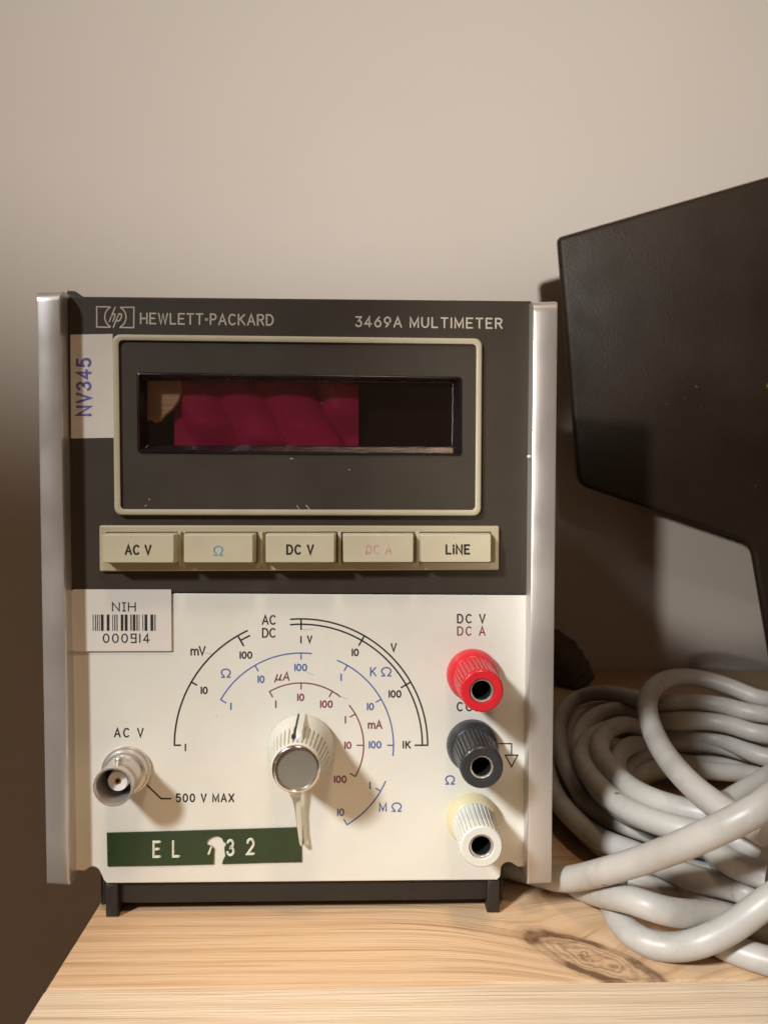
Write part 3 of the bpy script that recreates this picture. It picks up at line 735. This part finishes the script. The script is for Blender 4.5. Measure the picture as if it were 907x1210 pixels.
# ------------------------------------------------------------------ sockets and knob
def ribs(n, count, depth):                 # fluted radius: a groove every n / count steps
    return lambda k, r: r - depth * MM * (1 if (k * count / n) % 1.0 > .58 else 0)
def binding_post(bx, by, body, flange, name, label):
    c = P(bx, by, D)
    e = bpy.data.objects.new(name, None); C.objects.link(e); e.parent = meter; e.location = c - wloc(meter); e['label'] = label
    g = G(); lathe(g, c, [(6.6, -.2), (6.6, 1.6), (6.45, 2.4), (6.0, 3.3), (5.6, 3.9), (5.2, 4.2)], 56); g.obj('collar', flange, e, 50)
    n = 180; rb = ribs(n, 30, .40)
    g = G()
    prof = [(5.0, 3.6), (5.45, 4.0), (5.5, 4.6), (5.4, 5.4), (5.2, 10.0), (5.15, 14.6), (5.15, 15.4), (4.95, 15.95), (4.65, 16.2), (3.05, 16.2), (2.9, 16.0), (2.9, 12.0)]
    fn = [None, None, None, rb, rb, rb, rb, None, None, None, None, None]
    lathe(g, c, prof, n, False, False, fn); g.obj('cap', body, e, 32)
    g = G(); lathe(g, c, [(2.88, 13.0), (2.88, 15.5), (2.75, 15.75), (2.5, 15.8), (2.35, 15.65), (2.28, 15.3)], 40, False, False); g.obj('sleeve', M['nickel'], e, 40)
    g = G(); lathe(g, c, [(2.3, 15.35), (2.27, 14.0), (2.25, 8.2), (0.6, 8.3)], 32, False, True); g.obj('bore', M['hole'], e, 0)
    return e
binding_post(557.7, 796.8, M['red'], M['red'], 'binding_post', 'red ribbed binding post under the DC V mark')
binding_post(557.5, 880, M['blackp'], M['blackp'], 'binding_post', 'black ribbed binding post below the red one')
binding_post(557.2, 966, M['whitep'], M['yellowed'], 'binding_post', 'white ribbed binding post with yellowed collar')

# input socket
c = P(150.2, 910.0, D)
bn = bpy.data.objects.new('input_socket', None); C.objects.link(bn); bn.parent = meter; bn.location = c - wloc(meter)
g = G(); lathe(g, c, [(6.25, -.1), (6.25, .7), (6.0, 1.0), (5.7, 1.05), (5.45, 1.5), (5.3, 2.2), (5.0, 2.3)], 56); g.obj('flange', M['nickel'], bn, 40)
g = G(); lathe(g, c, [(4.6, 1.8), (4.62, 5), (4.5, 5.4), (4.5, 8.4), (4.72, 8.8), (4.75, 10.9), (4.65, 11.1), (4.35, 11.1), (4.2, 10.9), (4.15, 10.0), (4.1, 3.0)], 56, False, False); g.obj('barrel', M['nickel'], bn, 40)
g = G(); lathe(g, c, [(4.12, 3.2), (2.0, 3.1)], 40, False, True); g.obj('socket_floor', M['hole'], bn, 0)
g = G(); lathe(g, c, [(2.6, 3.1), (2.45, 7.2), (2.3, 7.5), (.95, 7.5), (.85, 7.3), (.85, 5.0)], 40, False, False); g.obj('insulator', M['teflon'], bn, 40)
g = G(); lathe(g, c, [(.83, 5.5), (.83, 7.25), (.5, 7.3), (.45, 7.1), (.45, 5.2)], 24, False, True); g.obj('contact', M['gold'], bn, 40)
for sgn in (1, -1):
    g = G(); ce = Vector((c.x, c.y - 6.1 * MM, c.z))
    loops = [[Vector((ce.x + r * MM * math.cos(2 * math.pi * k / 20), ce.y + r * MM * math.sin(2 * math.pi * k / 20), ce.z + sgn * h * MM)) for k in range(20)] for r, h in ((1.05, 4.2), (1.05, 5.2), (.85, 5.5), (.4, 5.6))]
    g.loft(loops, True, True); g.obj('lug', M['nickel'], bn, 40)

# range knob
c = P(356.0, 882.0, D)
kn = bpy.data.objects.new('range_knob', None); C.objects.link(kn); kn.parent = meter; kn.location = c - wloc(meter)
n = 216; rb = ribs(n, 36, .50)
g = G()
prof = [(8.3, .3), (8.45, .6), (8.4, 1.8), (8.15, 3.0), (7.85, 4.2), (7.3, 6.6), (7.25, 6.7), (6.75, 10.0), (6.3, 13.0), (6.1, 14.2), (5.95, 14.8), (5.7, 15.1), (5.3, 15.2)]
fn = [None] * 5 + [None, rb, rb, rb, rb, None, None, None]
lathe(g, c, prof, n, True, True, fn); g.obj('knob_body', M['knob'], kn, 32)
# pointer fin at the top of the knob
g = G()
def finpt(xm, up, dep): return Vector((c.x + xm * MM, c.y - dep * MM, c.z + up * MM))
sec = []
for dep, rise, hw in ((.8, 8.75, .95), (3.0, 8.7, .95), (7.0, 8.35, .95), (11.0, 7.95, .95), (12.6, 7.6, .9), (13.4, 6.6, .8)):
    sec.append([finpt(.55 - hw, 5.2, dep), finpt(.55 - hw * .92, rise - .3, dep), finpt(.55 - hw * .6, rise, dep), finpt(.55 + hw * .6, rise, dep), finpt(.55 + hw * .92, rise - .35, dep), finpt(.55 + hw * 1.05, 5.2, dep)])
g.loft(sec, True, True); g.obj('pointer', M['knob'], kn, 40)
g = G(); sec = []
for dep, rise, hw in ((.5, 8.55, .22), (4.0, 8.3, .25), (8.0, 7.75, .28), (11.5, 7.2, .36), (12.4, 7.02, .75), (12.8, 6.9, .75)):
    x0 = -.62
    sec.append([finpt(x0 - hw, 5.0, dep), finpt(x0 - hw, rise, dep), finpt(x0 + hw, rise, dep), finpt(x0 + hw, 5.0, dep)])
g.loft(sec, True, True); g.obj('pointer_line', M['ink_black'], kn, 0)
g = G(); lathe(g, c, [(5.55, 14.6), (5.7, 15.3), (5.6, 15.9), (5.35, 16.15), (5.05, 16.2), (4.85, 16.0), (4.75, 15.5), (4.75, 15.0)], 64, False, False); g.obj('trim_ring', M['chrome'], kn, 50)
g = G(); lathe(g, c, [(4.78, 15.35), (4.6, 15.4)], 64, False, True); g.obj('cap_disc', M['cap_grey'], kn, 0)
# drip of clear glue running down from the knob
path = [(348.5, 928, 10.5, 2.0), (349, 936, 10.2, 2.0), (350, 943, 7.6, 1.7), (351, 950, 5.8, 1.4), (352.2, 960, 4.8, 1.15), (353.4, 972, 4.4, 1.0), (354.6, 984, 4.1, .95), (355.6, 991, 4.2, 1.0), (356.2, 995, 4.3, 1.05), (356.4, 998, 3.0, .8), (356.5, 999.6, .8, .3)]
g = G(); loops = []
for x, y, hw, hd in path:
    q = P(x, y, D - .0016)
    loops.append([Vector((q.x + hw * .74 / 4.69 * MM * math.cos(2 * math.pi * k / 20), q.y + hd * MM * math.sin(2 * math.pi * k / 20), q.z)) for k in range(20)])
g.loft(loops, True, True); g.obj('glue_drip', M['drip'], kn, 60)

# ------------------------------------------------------------------ black housing at the right
YH = 0.395
hz = P(915, 870, YH)
foot_px = [(658.3, 279.5), (1120, 146), (1120, 870), (919, 870), (886, 650), (866, 634.5), (692, 576), (681.5, 560)]
rs = [8, 10, 0, 0, 26, 0, 26, 0]
hp_pts = fillet([(658.3, 279.5), (1120, 146), (1120, 868), (917, 868), (887.5, 642), (683, 572.5)], [8, 10, 0, 0, 26, 20], 7)
L = px_loop(hp_pts, YH)
for v in L:
    if v.z < SHELF_Z + .006: v.z = SHELF_Z
hc = Vector((sum(v.x for v in L) / len(L), YH + .05, SHELF_Z))
house = empty('equipment_housing', hc, 'large black painted metal housing with overhanging left side behind the cable coil', 'housing')
g = G(); lp = chamfer(L, YH, WALL_Y - .008, .0026, 5); lp[-1] = [v + Vector((.030, 0, 0)) for v in lp[-1]]
g.loft(lp, True, True); g.obj('shell', M['housing'], house, 40)
c = P(910.5, 456, YH); g = G(); lathe(g, c, [(2.6, -.2), (2.6, .5), (2.1, 1.2), (1.1, 1.5)], 32); sc_ = g.obj('screw', M['brass'], house, 50)
for x, y, r in ((786, 477, 1.5), (822, 457, 2.2), (809, 470, 1.2), (892, 574, 1.6), (828, 480, 1.0), (770, 488, .9), (745, 505, .8), (806, 470, .8)):
    g = G(); cc = P(x, y, YH); k0 = random.random() * 6
    lp = [Vector((cc.x + r * .3 * MM * (1 + .5 * math.sin(k * 2.1 + k0)) * math.cos(k * math.pi / 4), 0, cc.z + r * .3 * MM * (1 + .4 * math.cos(k * 3.3 + k0)) * math.sin(k * math.pi / 4))) for k in range(8)]
    g.loft([[Vector((v.x, YH - .00004, v.z)) for v in lp], [Vector((v.x, YH + .0001, v.z)) for v in lp]], True, True); g.obj('paint_chip', M['chip'], house, 0)

# ------------------------------------------------------------------ coiled cable
RAD = 0.0032
def catmull(pts, sub=7):
    out = []; n = len(pts)
    for i in range(n - 1):
        p0 = pts[max(0, i - 1)]; p1 = pts[i]; p2 = pts[i + 1]; p3 = pts[min(n - 1, i + 2)]
        for k in range(sub):
            t = k / sub; t2 = t * t; t3 = t2 * t
            out.append(.5 * ((2 * p1) + (p2 - p0) * t + (2 * p0 - 5 * p1 + 4 * p2 - p3) * t2 + (3 * p1 - p0 - 3 * p2 + p3) * t3))
    out.append(pts[-1])
    for _ in range(14):
        out = [out[0]] + [(out[i - 1] + out[i] * 2 + out[i + 1]) / 4 for i in range(1, len(out) - 1)] + [out[-1]]
    return out
def tube(g, pts, r, n=18):
    pts = catmull(pts); loops = []; up = Vector((0, 0, 1)); prev = None
    for i, p in enumerate(pts):
        t = (pts[min(i + 1, len(pts) - 1)] - pts[max(i - 1, 0)]).normalized()
        if prev is None: prev = up.cross(t).normalized() if abs(t.z) < .9 else Vector((1, 0, 0))
        a = (prev - t * prev.dot(t)).normalized(); prev = a; b = t.cross(a)
        loops.append([p + (a * math.cos(2 * math.pi * k / n) + b * math.sin(2 * math.pi * k / n)) * r for k in range(n)])
    g.loft(loops, True, True)
FL = SHELF_Z + RAD
def Q(x, y, zz): return PZ(x, y, zz / 1000.0)
def W(x, y, z): return Vector((x / 1000, y / 1000, z / 1000))
zf = FL * 1000
def rt(z0, z1, yb, yf, xr=205):            # the run of a loop round the right, outside the frame
    return [W(xr - 12, yb - 12, z0), W(xr, (yb + yf) / 2, (z0 + z1) / 2), W(xr - 14, yf + 10, z1)]
S = []
# outer ring: lower-left strand, left arc, rear run and round the right
S.append([Q(775, 1000, zf), Q(730, 990, zf), Q(695, 950, -100), Q(676, 922, -99), Q(664, 893, -98), Q(659, 865, -97), Q(664, 840, -95), Q(682, 824, -92), Q(711, 818, -87), Q(745, 823, -83),
          Q(778, 832, -80.5), Q(818, 829, -80), Q(862, 835, -80), Q(907, 848, -81)] + rt(-84, -95, 278, 196) + [Q(907, 1053, -96), Q(882, 1052, -96.5), Q(847, 1044, -97), Q(818, 1038, -98), Q(780, 1022, -100), Q(746, 1006, -101), Q(714, 995, -101.5), Q(683, 974, -101.5), Q(660, 948, -101), Q(648, 925, -101), Q(643, 895, -102)])
# second ring
S.append([Q(907, 1036, -90), Q(865, 1022, -90), Q(838, 1000, -90), Q(818, 978, -91), Q(775, 971.5, -91.5), Q(735, 958.5, -92), Q(706, 932, -92.5), Q(690, 905, -92.5), Q(682.5, 880, -92), Q(689, 858, -91), Q(711, 841, -90), Q(745, 838, -89),
          Q(787, 852, -88.5), Q(824, 851, -88), Q(865, 860, -88.5), Q(907, 878, -90)] + rt(-92, -97, 268, 200, 195) + [Q(930, 1025, -92), Q(896, 1002, -92), Q(868, 996, -94)])
# inner ring
S.append([Q(907, 985, -85), Q(880, 972, -84.5), Q(859, 966, -84), Q(824, 960, -84), Q(789, 952, -84.5), Q(752, 937, -85), Q(729, 918, -85.5), Q(712, 898, -86), Q(706.5, 880, -86), Q(716, 863, -87), Q(740, 855, -89),
          Q(768, 868, -94), Q(795, 879, -95), Q(833, 878, -95), Q(870, 886, -95.5), Q(907, 898, -97)] + [W(170, 255, -98), W(182, 225, -98)])
# low rear runs
S.append([Q(740, 922, -102), Q(757, 912, -101.5), Q(789, 907, -101), Q(818, 908, -101), Q(856, 913, -101), Q(895, 915, -102), W(170, 240, -103)])
S.append([Q(757, 838, -96), Q(750, 858, -98), Q(744, 880, -101), Q(738, 905, zf), Q(741, 925, zf)])
S.append([Q(860, 945, -100), Q(885, 930, -97), Q(915, 912, -94), Q(950, 890, -92)])
# the hooked loop that stands up at the back and comes forward as the long diagonal
S.append([Q(905, 985, -79), Q(867, 964, -78), Q(830, 940, -76), Q(801, 912, -74.5), Q(778.5, 882, -73), Q(766, 851, -72), Q(764, 828, -71.5), Q(772, 811, -71.5), Q(790, 801, -71.5), Q(815, 799.5, -72), Q(845, 806, -73), Q(876, 817, -75), Q(907, 829, -77)]
         + [W(180, 270, -78), W(205, 232, -72), W(190, 185, -66)] + [Q(960, 922, -65), Q(907, 950, -66), Q(882, 963, -68), Q(847, 980.5, -72), Q(804, 999.5, -78), Q(760, 1016, -86), Q(717, 1029, -92), Q(688, 1036, -98), Q(665, 1039.5, -102.5), W(50, 206.8, zf), W(44, 210.5, zf), W(38, 214, zf)])
# strand below the diagonal
S.append([Q(674, 1042, zf), Q(690, 1051, zf), Q(712, 1057.5, -102), Q(740, 1061.5, -97.5), Q(769, 1071.5, -97), Q(798, 1079, -98.5), Q(832, 1081, -101), Q(868, 1086, -103), Q(907, 1101, zf), Q(950, 1112, zf)])
S.append([Q(745, 1043, zf), Q(775, 1052, zf), Q(807, 1060, zf), Q(847, 1070, zf), Q(895, 1076, zf)])
# the bend at the front
S.append([Q(735, 1030, zf), Q(722, 1048, zf), Q(722, 1070, zf), Q(736, 1095, zf), Q(760, 1113, zf), Q(790, 1119.5, zf), Q(824, 1115, -103.5), Q(859, 1099, -100), Q(890, 1077, -96), Q(915, 1058, -92), Q(960, 1030, -88)])
S.append([Q(838, 1108, zf), Q(858, 1119, zf), Q(882, 1128, zf), Q(915, 1138, zf), Q(960, 1150, zf)])
for cx_, cy_, rx_, ry_, zz in ((133, 236, 57, 50, zf), (131, 239, 49, 43, zf + 1.5), (136, 238, 52, 50, zf + 7.2), (133, 240, 62, 47, zf + 8)):
    S.append([W(cx_ + rx_ * math.cos(R(a)), cy_ + ry_ * math.sin(R(a)), zz + 1.2 * math.sin(R(3 * a + cx_))) for a in range(20, 372, 16)])
ctr = W(133, 238, 0)
for k_, (inw, dn) in ((0, (5.0, 5.5)), (1, (5.5, 4.5)), (2, (-5.5, 3.0)), (2, (5.5, 6.0))):
    q = []
    for p in S[k_]:
        rdir = Vector((ctr.x - p.x, ctr.y - p.y, 0)).normalized()
        v = p + rdir * (inw * MM) - Vector((0, 0, dn * MM)); v.z = max(v.z, FL); q.append(v)
    S.append(q)
coil_c = W(125, 235, 0); coil_c.z = SHELF_Z
coil = empty('cable_coil', coil_c, 'coil of thick grey white cable heaped on the shelf beside the instrument', 'cable')
g = G()
for s in S: tube(g, s, RAD)
g.obj('cable', M['cable'], coil, 60)
# dark moulded plug at the back by the instrument
c0 = P(655, 752, .400); pts = [P(612, 812, .434), P(622, 785, .432), P(638, 762, .430), P(654, 768, .428), P(668, 784, .424), P(679, 799, .420), P(687, 808, .416)]
g = G(); pts = catmull(pts, 4); loops = []
for i, p in enumerate(pts):
    t = i / (len(pts) - 1); r = .006 + .005 * math.sin(t * math.pi) + .002 * t + .0007 * math.sin(i * 2.4)
    d = (pts[min(i + 1, len(pts) - 1)] - pts[max(0, i - 1)]).normalized(); a = Vector((0, 1, 0)); b = d.cross(a).normalized()
    loops.append([p + (a * math.cos(k * .3927) + b * math.sin(k * .3927)) * r for k in range(16)])
for L_ in loops:
    for v in L_: v.z = max(v.z, SHELF_Z)
g.loft(loops, True, True)
g.obj('plug', M['plug'], coil, 60)
